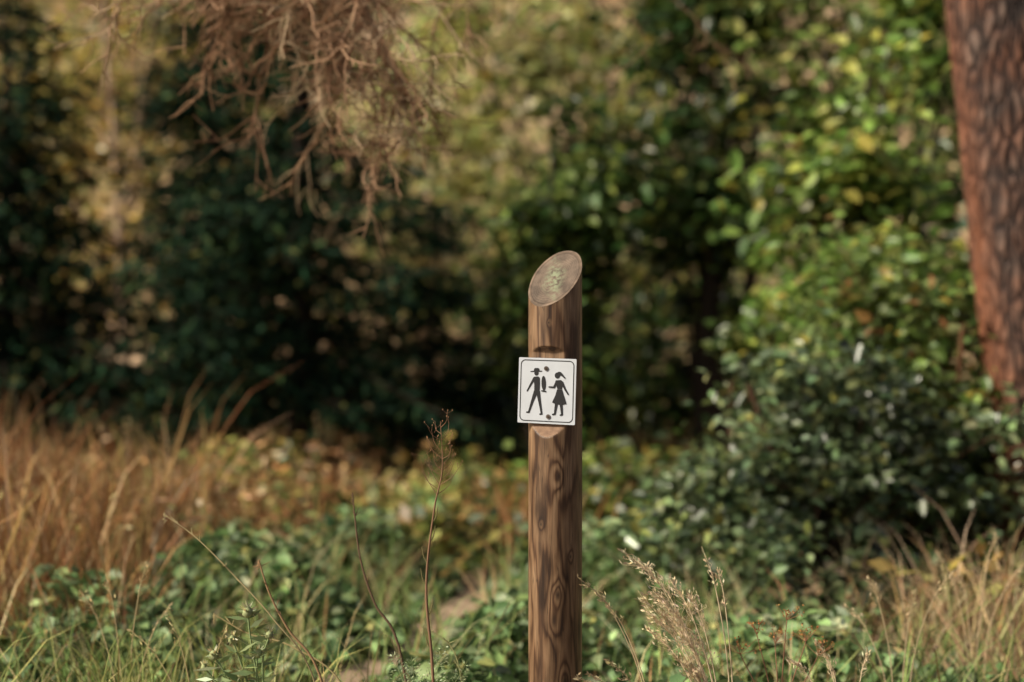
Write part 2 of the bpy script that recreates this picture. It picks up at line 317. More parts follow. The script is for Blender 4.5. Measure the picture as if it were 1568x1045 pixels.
# ---------------------------------------------------------------- spruces
pal_spr=[(.012,.028,.017,5),(.018,.042,.022,4),(.036,.062,.024,1.3),(.08,.08,.025,.5)]
def spruce(x,y,H,Rad,skirt=.3,dens=1.0,gap=.0,pw=.65,dz=.15):
    par=empty('spruce_tree',(x,y,float(gh(x,y)))); tb=Tubes(6); rg=R
    tb.add([(0,0,-.1),(0.01,0,H*.5),(0,0,H)],[.03*H*.5+.02,.02*H*.5,.006],(.03,.022,.018))
    C=[];A=[]
    z=skirt
    while z<H-.05:
        t=(z-skirt)/(H-skirt); L0=Rad*(1-t)**pw+.08; nb=int(6+3*(1-t))
        for b in range(nb):
            if rg.random()<gap: continue
            an=b*2*math.pi/nb+rg.random()*1.2; L=L0*rg.uniform(.4,1.25); dx,dy=math.cos(an),math.sin(an)
            s=np.linspace(0,1,7); zz=z+rg.normal()*.06+L*(.12*s-rg.uniform(.25,.65)*s**1.5+.20*s**4)
            pts=np.stack([dx*L*s,dy*L*s,zz],1); tb.add(pts,[.012,.003],(.035,.025,.018))
            m=max(3,int(L/.085*dens))
            for q in range(m):
                u=(q+.6)/m; p0=np.array([np.interp(u,s,pts[:,k]) for k in range(3)])
                for sd in (-1,1):
                    l=(.11+.37*L*(1-u)*.75)*rg.uniform(.5,1.2)
                    dd=np.array([dx*.75-sd*dy*.8,dy*.75+sd*dx*.8,-.48+rg.normal()*.28]); dd/=np.linalg.norm(dd)
                    k=max(3,int(l/.026)); ss=rg.random((k,1)); c=p0+dd*l*ss+np.array([0,0,-.25])*l*ss**2
                    C.append(c); A.append(dd+rg.normal(size=(k,3))*.6)
        z+=dz*rg.uniform(.7,1.35)
    C=np.concatenate(C);A=np.concatenate(A); n=len(C)
    V,F,k=leaf_geo(C,R.uniform(.06,.14,n),R.uniform(.02,.04,n),A,R.normal(size=(n,3))+[0,0,.6],'kite')
    np_mesh('needles',V,F,4,np.repeat(pick(pal_spr,n,.35),k,0),M_need,par)
    tb.obj('trunk_and_branches',M_twig,par)
    return n
cnt=0
cnt+=spruce(-3.70,10.4,4.1,1.30,.2,1,.0,.75,.15)
cnt+=spruce(-1.42,9.6,5.6,1.20,.80,1.0,.13,.55,.19)
cnt+=spruce(-.62,10.9,2.2,.92,.15,1,.05,.7,.16)
cnt+=spruce(-2.45,11.6,5.4,.85,.3,1,.03,.45,.16)
cnt+=spruce(-2.2,10.0,1.55,.8,.1,1,.05,.7,.15)
print('spruce needles',cnt)

# ---------------------------------------------------------------- broadleaf trees
def broad(name,x,y,blobs,leaf,pal,dens,trunk=.05,trunkcol=(.06,.045,.035),mat=None,shape='leaf',clump=.17,forks=3,flat=.8):
    par=empty(name,(x,y,float(gh(x,y)))); C=[];Cc=[];tb=Tubes(5)
    top=max(b[2] for b in blobs)
    bases=[np.array([R.normal()*.05,R.normal()*.05,-.05]) for _ in range(forks)]
    for (cx,cy,cz,rx,ry,rz,nc) in blobs:
        for _ in range(nc):
            d=unit(R.normal(size=3)); rr=R.random()**.45*R.choice([1,1,1.25])
            c=np.array([cx,cy,cz])+d*rr*np.array([rx,ry,rz])
            if c[2]<.05: c[2]=.05+R.random()*.2
            k=int(dens*R.uniform(.4,1.5)); sg=clump*R.uniform(.5,1.2)
            p=c+R.normal(size=(k,3))*sg*np.array([1,1,.55])
            tone=math.exp(R.normal()*.42); C.append(p); Cc.append(np.clip(pick(pal,k,.28)*tone,0,.6))
            if R.random()<.5:
                b=bases[R.integers(forks)]; mid=b*.5+np.array([cx*.4,cy*.4,c[2]*.55])+R.normal(size=3)*.08
                s=np.linspace(0,1,7)[:,None]; pts=(1-s)**2*b+2*s*(1-s)*mid+s*s*c
                tb.add(pts,[trunk*.35,.004],trunkcol)
    for b in bases:
        tb.add([b,b+[R.normal()*.1,R.normal()*.1,top*.5],[R.normal()*.25,R.normal()*.2,top]],[trunk,trunk*.7,.012],trunkcol)
    C=np.concatenate(C);Cc=np.concatenate(Cc); C[:,2]=np.maximum(C[:,2],.02)
    leaves_obj('foliage',C,R.uniform(leaf*.65,leaf*1.3,len(C)),Cc,mat or M_leaf,par,shape,flat)
    tb.obj('branches',M_twig,par); return len(C)
G_dark=[(.038,.080,.022,4),(.07,.12,.028,3),(.15,.18,.04,1.6),(.30,.25,.05,.5)]
G_mid=[(.10,.17,.035,4),(.16,.23,.05,3),(.26,.27,.055,2),(.44,.35,.07,.7),(.04,.07,.022,1)]
G_lite=[(.19,.27,.08,4),(.27,.33,.10,3),(.37,.36,.10,2),(.48,.40,.10,.7),(.07,.11,.033,1)]
G_yel=[(.30,.33,.09,3),(.42,.40,.12,3),(.52,.45,.16,2),(.56,.40,.11,1),(.14,.20,.07,1.5)]
G_blue=[(.13,.19,.085,4),(.19,.25,.12,3),(.06,.09,.042,2),(.26,.29,.10,1.2),(.42,.34,.08,.25)]
n=0
n+=broad('hazel_tree',1.42,10.0,[(0,0,3.5,.42,.5,1.4,46),(.05,0,2.0,.50,.5,.8,30)],.11,G_dark,80,.06,clump=.19)
n+=broad('hazel_tree',.28,9.4,[(0,0,1.75,.5,.4,.45,24),(-.1,.3,1.0,.5,.4,.5,22),(.35,.1,2.3,.35,.3,.35,9)],.10,G_dark[:3]+[(.20,.26,.06,2.5)],75,.04,clump=.18)
n+=broad('hazel_tree',1.95,7.9,[(0,0,1.45,.62,.5,.65,38),(-.2,-.1,2.0,.35,.3,.30,14),(.45,0,2.75,.28,.35,.38,10)],.105,G_mid,68,.05)
n+=broad('hazel_tree',2.3,9.6,[(0,0,2.5,.55,.5,.8,28),(-.5,0,3.3,.30,.3,.4,8)],.11,G_lite,60,.05)
n+=broad('oak_tree',3.7,10.4,[(0,0,3.4,.9,.8,1.4,36),(-.2,0,1.4,1.3,.8,1.2,50)],.11,G_mid,70,.08)
n+=broad('elder_shrub',.25,11.6,[(0,0,.8,1.1,.6,.75,50),(1.2,0,.9,.9,.6,.8,40)],.11,G_dark,65,.03)
n+=broad('maple_tree',.9,14.0,[(-.9,0,3.5,1.5,1.2,1.3,42),(1.4,0,2.8,1.5,1.2,1.4,36),(0,0,1.8,1.6,1,.8,26)],.15,G_yel,50,.08,clump=.26)
n+=broad('maple_tree',-5.0,15.5,[(0,0,3.6,1.4,1.2,1.2,36),(1.8,0,3.9,1.0,1.0,1.0,22)],.15,[(.31,.28,.09,3),(.46,.35,.10,3),(.58,.38,.08,1.5),(.17,.19,.07,2.5)],50,.08,clump=.26)
n+=broad('bramble_bush',1.1,5.8,[(0,0,.35,.55,.45,.42,62),(.30,.1,.66,.34,.35,.42,38),(-.38,-.1,.22,.28,.3,.28,28),(.75,.2,.42,.5,.4,.5,44),(.05,.1,.92,.16,.2,.22,7)],.058,G_blue,66,.012,(.09,.05,.03),M_gloss,'leaf',.10,5)
n+=broad('dogwood_shrub',1.85,6.3,[(0,0,.75,.5,.4,.6,44),(-.25,.1,1.15,.35,.35,.35,22),(.25,.1,.3,.5,.4,.3,20)],.068,G_lite[:2]+G_mid[:2]+[(.46,.36,.07,1.0),(.38,.2,.08,.9)],58,.012,(.22,.11,.06),M_leaf,'leaf',.12,6)
P_scrub=[(.12,.17,.045,3),(.24,.24,.06,2),(.42,.27,.09,2),(.38,.30,.08,1.5),(.05,.08,.03,1)]
for (x,y,h,nc,pal) in ((-.9,7.7,.32,18,P_scrub),(-.25,8.0,.42,24,P_scrub),(.5,7.6,.5,24,G_mid),(-1.5,8.3,.42,16,P_scrub),(.25,10.2,.7,26,G_dark),(-.45,6.7,.26,12,P_scrub),(1.9,5.0,.25,12,P_scrub)):
    n+=broad('bracken_clump',x,y,[(0,0,h*.55,.5,.4,h*.5,nc)],.085,pal,55,.01,(.2,.1,.05),M_leaf,'kite',.12,3)
print('broad leaves',n)
def distant():
    par=empty('distant_woodland'); C=[];Cc=[];tb=Tubes(5)
    for _ in range(360):
        y=R.uniform(17,40); x=R.uniform(-.5,.5)*y*1.15; g=float(gh(x,y)); u=x/y
        hgt=R.uniform(.8,3.5)
        if u<-.13: pal=[(.38,.34,.13,3),(.54,.38,.16,2.5),(.23,.26,.10,3.5),(.60,.45,.28,1.2),(.60,.36,.09,1)]
        elif u<.12: pal=[(.43,.44,.17,3),(.56,.48,.22,3),(.25,.31,.11,2.5),(.62,.51,.34,1.5)]
        else: pal=[(.29,.34,.12,3),(.44,.40,.18,2),(.56,.43,.29,2),(.16,.21,.08,2)]
        if R.random()<.15: pal=[(.06,.11,.06,3),(.11,.14,.05,2)]
        k=int(R.uniform(50,120)); rad=R.uniform(.5,1.4)
        c=np.array([x,y,g+hgt]); C.append(c+R.normal(size=(k,3))*[rad*.5,rad*.5,rad*.6]); Cc.append(np.clip(pick(pal,k,.3)*math.exp(R.normal()*.25),0,.75))
        tb.add([(x,y,g-.1),(x+R.normal()*.2,y,g+hgt*.6),(x+R.normal()*.5,y,g+hgt)],[.07,.02],(.24,.17,.12))
    C=np.concatenate(C);Cc=np.concatenate(Cc)
    leaves_obj('foliage',C,R.uniform(.16,.34,len(C)),Cc,M_leaf,par,'kite',1.0,.7); tb.obj('stems',M_twig,par); print('distant',len(C))
distant()
for bx,by,ln in ((-4.0,14.0,.5),(-3.6,13.4,-.3)):
    par=empty('birch_tree',(bx,by,float(gh(bx,by)))); tb=Tubes(7)
    tb.add([(0,0,-.1),(ln*.2,0,1.5),(ln*.6,.1,3.2),(ln*1.3,.1,5.6)],[.06,.045,.02],(.46,.33,.24)); C=[]
    for k in range(34):
        z=R.uniform(1.0,5.4); a=R.uniform(0,6.28); l=R.uniform(.3,.95); b=np.array([ln*.23*z,0,z]); e=b+[l*math.cos(a),l*math.sin(a),l*.55]
        tb.add([b,(b+e)/2+[0,0,.05],e],[.018,.005],(.40,.28,.19)); C.append(e+R.normal(size=(26,3))*.2)
    tb.obj('trunk_and_branches',M_twig,par); C=np.concatenate(C)
    leaves_obj('foliage',C,R.uniform(.07,.13,len(C)),pick([(.44,.34,.09,3),(.56,.36,.08,2),(.28,.27,.08,3)],len(C)),M_leaf,par,'kite')
# ---------------------------------------------------------------- pine on the right
def bark_mat():
    m,nt,out=newmat('pine_bark'); tc=N(nt,'ShaderNodeTexCoord'); mp=N(nt,'ShaderNodeMapping'); mp.inputs['Scale'].default_value=(1,1,.30); nt.links.new(tc.outputs['Object'],mp.inputs[0])
    n0=N(nt,'ShaderNodeTexNoise'); n0.inputs['Scale'].default_value=14; nt.links.new(mp.outputs[0],n0.inputs['Vector'])
    ad=N(nt,'ShaderNodeMixRGB',blend_type='ADD'); ad.inputs[0].default_value=.06; nt.links.new(mp.outputs[0],ad.inputs[1]); nt.links.new(n0.outputs['Color'],ad.inputs[2])
    v=N(nt,'ShaderNodeTexVoronoi',feature='DISTANCE_TO_EDGE'); v.inputs['Scale'].default_value=24; nt.links.new(ad.outputs[0],v.inputs['Vector'])
    n2=N(nt,'ShaderNodeTexNoise'); n2.inputs['Scale'].default_value=50; n2.inputs['Detail'].default_value=6; nt.links.new(mp.outputs[0],n2.inputs['Vector'])
    n3=N(nt,'ShaderNodeTexNoise'); n3.inputs['Scale'].default_value=6; n3.inputs['Detail'].default_value=3; nt.links.new(tc.outputs['Object'],n3.inputs['Vector'])
    c0=ramp(nt,[(.0,(.018,.011,.010)),(.12,(.085,.052,.040)),(.4,(.19,.128,.10))],v.outputs['Distance'])
    c1=ramp(nt,[(.3,(.45,.42,.42)),(.7,(1.5,1.42,1.35))],n2.outputs['Fac'])
    c2=ramp(nt,[(.4,(.85,.92,.98)),(.65,(1.25,.9,.72))],n3.outputs['Fac'])
    a=N(nt,'ShaderNodeMixRGB',blend_type='MULTIPLY'); a.inputs[0].default_value=1; nt.links.new(c0,a.inputs[1]); nt.links.new(c1,a.inputs[2])
    b=N(nt,'ShaderNodeMixRGB',blend_type='MULTIPLY'); b.inputs[0].default_value=1; nt.links.new(a.outputs[0],b.inputs[1]); nt.links.new(c2,b.inputs[2])
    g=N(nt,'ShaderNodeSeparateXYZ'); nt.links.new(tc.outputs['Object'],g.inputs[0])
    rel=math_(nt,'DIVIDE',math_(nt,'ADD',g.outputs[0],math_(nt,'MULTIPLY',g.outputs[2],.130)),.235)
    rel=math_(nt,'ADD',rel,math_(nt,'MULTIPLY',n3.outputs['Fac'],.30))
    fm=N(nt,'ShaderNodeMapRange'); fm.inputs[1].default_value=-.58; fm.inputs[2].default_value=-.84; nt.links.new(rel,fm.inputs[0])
    om=N(nt,'ShaderNodeMixRGB',blend_type='MULTIPLY'); om.inputs[0].default_value=1; om.inputs[1].default_value=(.32,.115,.05,1); nt.links.new(c1,om.inputs[2])  # orange sunlight along the trunk's left edge, painted into the bark colour
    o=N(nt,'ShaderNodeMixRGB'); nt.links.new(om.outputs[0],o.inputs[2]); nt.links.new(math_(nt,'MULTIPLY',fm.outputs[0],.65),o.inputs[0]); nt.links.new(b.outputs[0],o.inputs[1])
    p=N(nt,'ShaderNodeBsdfPrincipled'); p.inputs['Roughness'].default_value=.9; nt.links.new(o.outputs[0],p.inputs['Base Color'])
    bp=N(nt,'ShaderNodeBump'); bp.inputs['Strength'].default_value=1; bp.inputs['Distance'].default_value=.05
    nt.links.new(math_(nt,'MINIMUM',v.outputs['Distance'],.3),bp.inputs['Height']); nt.links.new(bp.outputs[0],p.inputs['Normal']); nt.links.new(p.outputs[0],out.inputs[0]); return m
def pine():
    par=empty('pine_tree',(2.36,6.0,float(gh(2.36,6)))); s=np.linspace(0,1,90); H=13
    z=-.2+s*(H+.2); cx=-.135*z+.0045*z*z; r=np.where(z<.5,.24+.12*(np.clip(.5-z,0,.7)/.5)**2,.24-.0155*(z-.5))
    tb=Tubes(64); pts=np.stack([cx,0*z,z],1); tb.add(pts,.1)
    V=tb.V[0].reshape(90,64,3); cen=pts[:,None,:]; a=np.arange(64)*2*math.pi/64
    ridge=1+.02*np.sin(a*9+np.sin(z*3)[:,None]*1.2)+.014*np.sin(a*17+z[:,None]*5)+.016*R.normal(size=(90,64))
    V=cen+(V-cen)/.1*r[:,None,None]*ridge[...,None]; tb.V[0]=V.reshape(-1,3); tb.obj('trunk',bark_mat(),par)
    tb=Tubes(6); C=[]
    for k in range(46):
        zz=R.uniform(7,12.9); a=R.uniform(0,6.28); l=R.uniform(.8,2.4)*(1.2-(zz-7)/8); b=np.array([-.135*zz+.0045*zz*zz,0,zz]); e=b+[l*math.cos(a),l*math.sin(a),R.uniform(-.1,.5)]
        tb.add([b,(b+e)/2+[0,0,.1],e],[.05,.01],(.2,.09,.05))
        for q in range(5): C.append(b+(e-b)*R.uniform(.5,1.05)+R.normal(size=(60,3))*.16)
    tb.obj('branches',M_twig,par); C=np.concatenate(C); nn=len(C)
    V,F,k=leaf_geo(C,.12,.02,R.normal(size=(nn,3)),R.normal(size=(nn,3)),'kite'); np_mesh('needles',V,F,4,np.repeat(pick(pal_spr,nn)*1.3,k,0),M_need,par)
pine()
# ---------------------------------------------------------------- larch with bare hanging twigs
def larch():
    par=empty('larch_tree',(-3.1,5.0,0)); O=np.array([-3.1,5.0,0]); tb=Tubes(3); tk=Tubes(14)
    tk.add([(0,0,-.2),(.05,0,2),(.02,.05,5),(0,0,9)],[.19,.15,.10,.03],(.13,.085,.06))
    cols=[(.42,.26,.16),(.33,.19,.11),(.52,.38,.24),(.25,.14,.085)]
    def curl(p,d,L,n,wig,grav):
        P=[p]; d=unit(np.array(d,float))
        for _ in range(n):
            d=unit(d+R.normal(size=3)*wig+np.array([0,0,-grav])); P.append(P[-1]+d*L/n)
        return np.array(P)
    nt_=0
    def bough(start,end,sag,nsec,reach,u0=.5,dens=1.,dirx=-.35,th=1.):
        nonlocal nt_
        s=np.linspace(0,1,12)[:,None]; st,en=np.array(start),np.array(end); P=st*(1-s)+en*s+np.array([0,0,1])*sag*np.sin(s*math.pi)
        P=P-O; tk.add(P,[.030,.005],(.24,.16,.10))
        for k in range(nsec):
            u=R.uniform(u0,1); p=np.array([np.interp(u,s[:,0],P[:,q]) for q in range(3)])
            L=reach*R.uniform(.35,1.15); sec=curl(p,(R.normal()*.45+dirx,R.normal()*.4-.05,-.6),L,9,.20,.06); col=cols[R.integers(4)]
            tb.add(sec,[.0052*th,.0020*th],col)
            for q in range(int(10*dens)):
                v=R.uniform(.1,1)*9; i=min(int(v),8); b=sec[i]+(sec[i+1]-sec[i])*(v-i); dr=unit(sec[i+1]-sec[i])
                l=R.uniform(.08,.30); ter=curl(b,dr*.9+R.normal(size=3)*.58,l,6,.27,.03); tb.add(ter,[.0031*th,.0016*th],col); nt_+=1
                for w in range(2):
                    j=R.integers(1,6); t2=curl(ter[j],unit(ter[j]-ter[j-1])+R.normal(size=3)*.7,R.uniform(.03,.13),3,.3,.02); tb.add(t2,[.0023*th,.0012*th],col)
    bough((-3.1,5.0,2.9),(-.30,4.6,2.32),.24,22,.74,.70)
    bough((-3.1,5.0,3.1),(-.02,4.9,2.50),.24,20,1.0,.74)
    bough((-3.1,5.0,2.75),(-.42,4.5,2.18),.22,14,.45,.76,1,-.5)
    bough((-.64,4.65,2.48),(-.28,4.5,1.78),.0,17,.42,.12,1,-.3)
    bough((-3.1,5.0,3.5),(.25,5.6,2.75),.3,14,.85,.75,.8,-.1,.9)
    bough((-3.1,5.0,4.0),(.45,6.3,3.05),.3,26,.85,.6,.8,-.1,.9)
    tb.obj('twigs',M_twig,par); tk.obj('trunk_and_boughs',M_twig,par); print('twigs',nt_)
larch()
# ---------------------------------------------------------------- grasses & undergrowth
def blades(name,x,y,h,w,col,mat,lean=.35,parent=None):
    n=len(x); b=np.stack([x,y,gh(x,y)],1); a=R.uniform(0,6.28,n); d=np.stack([np.cos(a),np.sin(a),0*a],1)*R.uniform(.1,1,n)[:,None]*lean
    t=R.uniform(0,6.28,n); T=np.stack([np.cos(t),np.sin(t),0*t],1)*w[:,None]; up=np.array([0,0,1.])
    H=h[:,None]; p1=b+up*H*.5+d*H*.22; p2=b+up*H*.85+d*H*.7; p3=b+up*H*(.98)+d*H*1.15
    V=np.stack([b-T,b+T,p1-T*.8,p1+T*.8,p2-T*.5,p2+T*.5,p3-T*.06,p3+T*.06],1).reshape(-1,3); k=np.arange(n)[:,None]*8
    F=np.concatenate([k+[[0,1,3,2]],k+[[2,3,5,4]],k+[[4,5,7,6]]],0)
    return np_mesh(name,V,F,4,np.repeat(col,8,0),mat,parent)
P_rust=[(.38,.18,.075,4),(.48,.27,.12,3),(.58,.41,.24,2.2),(.17,.085,.04,2),(.34,.29,.10,1.5)]
P_tan=[(.50,.37,.21,3),(.60,.47,.30,2),(.38,.27,.13,2),(.26,.27,.10,2)]
def scatter(n,x0,x1,y0,y1,pw=1.0):
    return R.uniform(x0,x1,n), y0+(y1-y0)*R.random(n)**pw
def clumpy(n,x0,x1,y0,y1,nc,sg):
    cx,cy=scatter(nc,x0,x1,y0,y1); i=R.integers(0,nc,n); return cx[i]+R.normal(size=n)*sg, cy[i]+R.normal(size=n)*sg
def bh(x,y,a,b):
    return R.uniform(a,b,len(x))*(.65+.35*np.sin(x*3.7+y*1.1)*np.sin(y*2.9-x*1.7)+.12*R.normal(size=len(x)))
x,y=clumpy(7500,-3.6,-1.25,4.7,7.4,95,.10); blades('dry_grass',x,y,bh(x,y,.35,.9),R.uniform(.0025,.006,len(x)),pick(P_rust,len(x),.38),M_grass,.6)
x,y=clumpy(1300,-2.2,-1.15,4.1,4.9,22,.07); blades('dry_grass',x,y,bh(x,y,.3,.7),R.uniform(.002,.0045,len(x)),pick(P_rust,len(x),.38),M_grass,.6)
x,y=clumpy(4500,-5.2,-1.0,7.4,9.8,80,.14); blades('dry_grass',x,y,bh(x,y,.3,.6),R.uniform(.004,.008,len(x)),pick(P_rust,len(x),.38),M_grass,.6)
x,y=clumpy(3600,-2.2,1.2,6.8,10.5,80,.16); blades('dry_grass',x,y,bh(x,y,.2,.5),R.uniform(.004,.009,len(x)),pick(P_rust[:3]+[(.26,.24,.07,3)],len(x)),M_grass,.5)
x,y=clumpy(6000,1.0,4.5,5.0,9,90,.15); blades('dry_grass',x,y,bh(x,y,.2,.5),R.uniform(.003,.007,len(x)),pick([(.30,.18,.09,3),(.40,.29,.17,2),(.14,.09,.04,3),(.14,.17,.06,3)],len(x),.35),M_grass,.7)
x,y=clumpy(1600,.7,2.6,4.0,5.2,26,.08); blades('dry_grass',x,y,bh(x,y,.2,.5),R.uniform(.002,.004,len(x)),pick([(.56,.42,.26,3),(.42,.26,.14,3),(.22,.14,.08,2)],len(x),.35),M_grass,.9)
x,y=clumpy(10000,-8,8,12,17,300,.3); blades('dry_grass',x,y,R.uniform(.3,.7,len(x)),R.uniform(.008,.018,len(x)),pick(P_tan,len(x)),M_grass,.5)
P_net=[(.15,.24,.09,4),(.22,.31,.125,3),(.09,.145,.05,3),(.33,.33,.11,.8),(.29,.35,.20,1.2)]
x,y=clumpy(6000,-4.6,-.9,5.2,9.5,110,.13); z=gh(x,y)+R.uniform(.05,.5,len(x))
leaves_obj('dead_bracken',np.stack([x,y,z],1),R.uniform(.03,.09,len(x)),pick(P_rust,len(x),.38),M_grass,None,'kite',1,.35)
def under(name,x,y,hmax,size,pal,mat,gap=.13):
    dp=np.abs(x-path_x(y)); g=gap*(1+.35*np.sin(y*6)); keep=dp>g; x,y,dp=x[keep],y[keep],dp[keep]; n=len(x)
    lump=(.55+.45*np.sin(x*4.3+y*1.7)*np.cos(y*3.9-x))*np.clip((dp-.05)/.40,.2,1); z=gh(x,y)+.02+hmax*lump*R.random(n)**.5
    leaves_obj(name,np.stack([x,y,z],1),R.uniform(size*.5,size*1.35,n),pick(pal,n,.38),mat,None,'leaf',.8,.7,.1)
x,y=clumpy(12000,-1.5,-.05,3.9,7.2,190,.085); under('nettle_undergrowth',x,y,.36,.06,P_net,M_low)
x,y=clumpy(8000,-.3,1.0,3.9,7.6,170,.10); under('nettle_undergrowth',x,y,.30,.055,P_net,M_low)
x,y=clumpy(8500,.5,3.0,3.9,6.0,170,.09); under('nettle_undergrowth',x,y,.24,.05,[(.12,.17,.07,4),(.19,.24,.11,2.4),(.34,.23,.12,1.6),(.05,.06,.03,2),(.46,.35,.2,.7)],M_low)
x,y=clumpy(6500,-3.2,-1.0,3.7,4.9,130,.085); under('nettle_undergrowth',x,y,.24,.052,P_net,M_low)
x,y=clumpy(5500,-1.6,1.8,3.4,4.1,110,.065); under('nettle_undergrowth',x,y,.30,.042,P_net[:3],M_low,.12)
x,y=clumpy(4200,-3,3,3.6,5.8,120,.10); k=np.abs(x-path_x(y))>.15; x,y=x[k],y[k]
blades('green_grass',x,y,R.uniform(.12,.42,len(x)),R.uniform(.0016,.004,len(x)),pick([(.18,.26,.08,3),(.32,.36,.13,2),(.54,.45,.25,2),(.44,.26,.13,1)],len(x)),M_grass,.9)
x,y=clumpy(500,-1.4,-.5,3.3,3.9,18,.06); blades('green_grass',x,y,R.uniform(.2,.42,len(x)),R.uniform(.0016,.003,len(x)),pick([(.26,.32,.10,3),(.38,.38,.14,2),(.5,.4,.2,1)],len(x)),M_grass,.7)

# ---------------------------------------------------------------- foreground stalks round the post
def smooth(P,m=24):
    P=np.array(P,float); q=np.linspace(0,1,m); out=np.zeros((m,3))
    Q=np.vstack([2*P[0]-P[1],P,2*P[-1]-P[-2]])
    for k,u in enumerate(q*(len(P)-1)):
        i=min(int(u),len(P)-2); f=u-i; a,b,c,d=Q[i],Q[i+1],Q[i+2],Q[i+3]
        out[k]=.5*((2*b)+(-a+c)*f+(2*a-5*b+4*c-d)*f*f+(-a+3*b-3*c+d)*f**3)
    return out
Y0=3.1
def weed():
    tb=Tubes(5); c=(.24,.14,.085)
    P=smooth([(-.165,Y0,0),(-.172,Y0,.36),(-.187,Y0,.56),(-.170,Y0,.73),(-.152,Y0,.82),(-.156,Y0,.925)],40); tb.add(P,[.0040,.0032,.0018,.0007],c)
    for k in range(18):
        i=int(26+13*(k/18)); b=P[i]; sd=1 if k%2 else -1; l=R.uniform(.03,.06)*(1.5-(i-26)/13*.9)
        e=b+np.array([sd*l*R.uniform(.35,.7),R.normal()*.02,l*R.uniform(.7,1.1)]); m=(b+e)/2+np.array([sd*.005,0,-.004]); tb.add(smooth([b,m,e],6),[.0009,.0004],c)
        for q in range(3):
            w=R.uniform(.3,1); p0=b+(e-b)*w; e2=p0+np.array([R.normal()*.008,R.normal()*.006,R.uniform(.004,.014)]); tb.add([p0,e2],[.0005,.0003],c); tb.add([e2,e2+[0,0,.0028]],[.0012,.0007],(.34,.20,.11))
    for z in (.44,.50,.58,.66,.70,.62):
        b=P[np.argmin(abs(P[:,2]-z))]; sd=R.choice([-1,1]); tb.add(smooth([b,b+[sd*.008,0,.012],b+[sd*.012,0,.035]],5),[.0022,.0008],(.20,.18,.08))
    tb.obj('dried_weed_stalk',M_twig)
    for pts,rad,c in (([(-.36,Y0,0),(-.43,Y0,.357),(-.517,Y0,.49),(-.602,Y0,.585),(-.687,Y0,.67),(-.758,Y0,.722)],[.0022,.0011],(.54,.44,.23)),
                      ([(-.36,Y0+.1,0),(-.43,Y0+.1,.34),(-.503,Y0+.1,.45),(-.545,Y0+.1,.53),(-.57,Y0+.1,.606)],[.0036,.0018],(.38,.24,.13)),
                      ([(-.2,Y0+.2,0),(-.26,Y0+.2,.38),(-.318,Y0+.2,.49),(-.353,Y0+.2,.60),(-.37,Y0+.2,.745)],[.0040,.0016],(.17,.11,.07)),
                      ([(-.30,Y0+.15,0),(-.38,Y0+.15,.3),(-.50,Y0+.15,.40),(-.60,Y0+.15,.43),(-.68,Y0+.15,.475)],[.0024,.0012],(.46,.37,.18)),
                      ([(-.05,Y0+.1,0),(-.10,Y0+.1,.25),(-.13,Y0+.1,.40),(-.20,Y0+.1,.46)],[.0024,.0012],(.34,.34,.16))):
        t=Tubes(5); P=smooth(pts); t.add(P,rad,c)
        for k in range(9):
            i=R.integers(13,23); b=P[i]; e=b+[R.normal()*.012,R.normal()*.01,R.uniform(.004,.02)]; t.add([b,e],[.0012,.0005],c)
            t.add([P[-1]+[0,0,-.002*k],P[-1]+[R.normal()*.004,0,.004-.003*k]],[.0014,.0007],c)
        t.obj('dried_weed_stalk',M_twig)
weed()
def thistle():
    par=empty('thistle',(-.55,3.05,0)); t=Tubes(6); g=(.24,.31,.14); C=[];A=[];L=[];K=[]
    heads=[(-.567,.518,.012),(-.64,.425,.011),(-.545,.43,.010),(-.60,.46,.009),(-.52,.47,.009),(-.66,.40,.008),(-.58,.385,.010)]
    for hx,hz,r in heads:
        P=smooth([(.04,0,0),(.03,0,.22),((hx+.55)*.5,0,hz-.07),(hx+.55,0,hz)]); t.add(P,[.003,.0018],g)
        t.add([P[-1]+[0,0,-r*.9],P[-1]+[0,0,-r*.4],P[-1]+[0,0,r*.5],P[-1]+[0,0,r*1.1]],[r*.35,r,r*.85,r*.3],(.34,.38,.19))
        n=26; c=np.repeat((P[-1]+[0,0,r*.3])[None],n,0); C.append(c); a=unit(R.normal(size=(n,3))+[0,0,.6]); A.append(a); L.append(np.full(n,r*2.0)); K.append(pick([(.46,.48,.28,2),(.58,.50,.26,1)],n))
        for k in range(16):
            i=R.integers(9,23); C.append(P[i][None]); A.append(np.array([[R.choice([-1,1])*1.0,R.normal()*.5,R.uniform(-.1,.8)]])); L.append(np.array([R.uniform(.025,.065)])); K.append(pick([(.26,.35,.15,1)],1))
    C=np.concatenate(C);A=np.concatenate(A);L=np.concatenate(L);K=np.concatenate(K)
    V,F,k=leaf_geo(C,L,L*.24,A,R.normal(size=A.shape)+[0,0,1],'kite'); np_mesh('bracts_and_leaves',V,F,4,np.repeat(K,k,0),M_leaf,par); t.obj('stems',M_twig,par)
thistle()
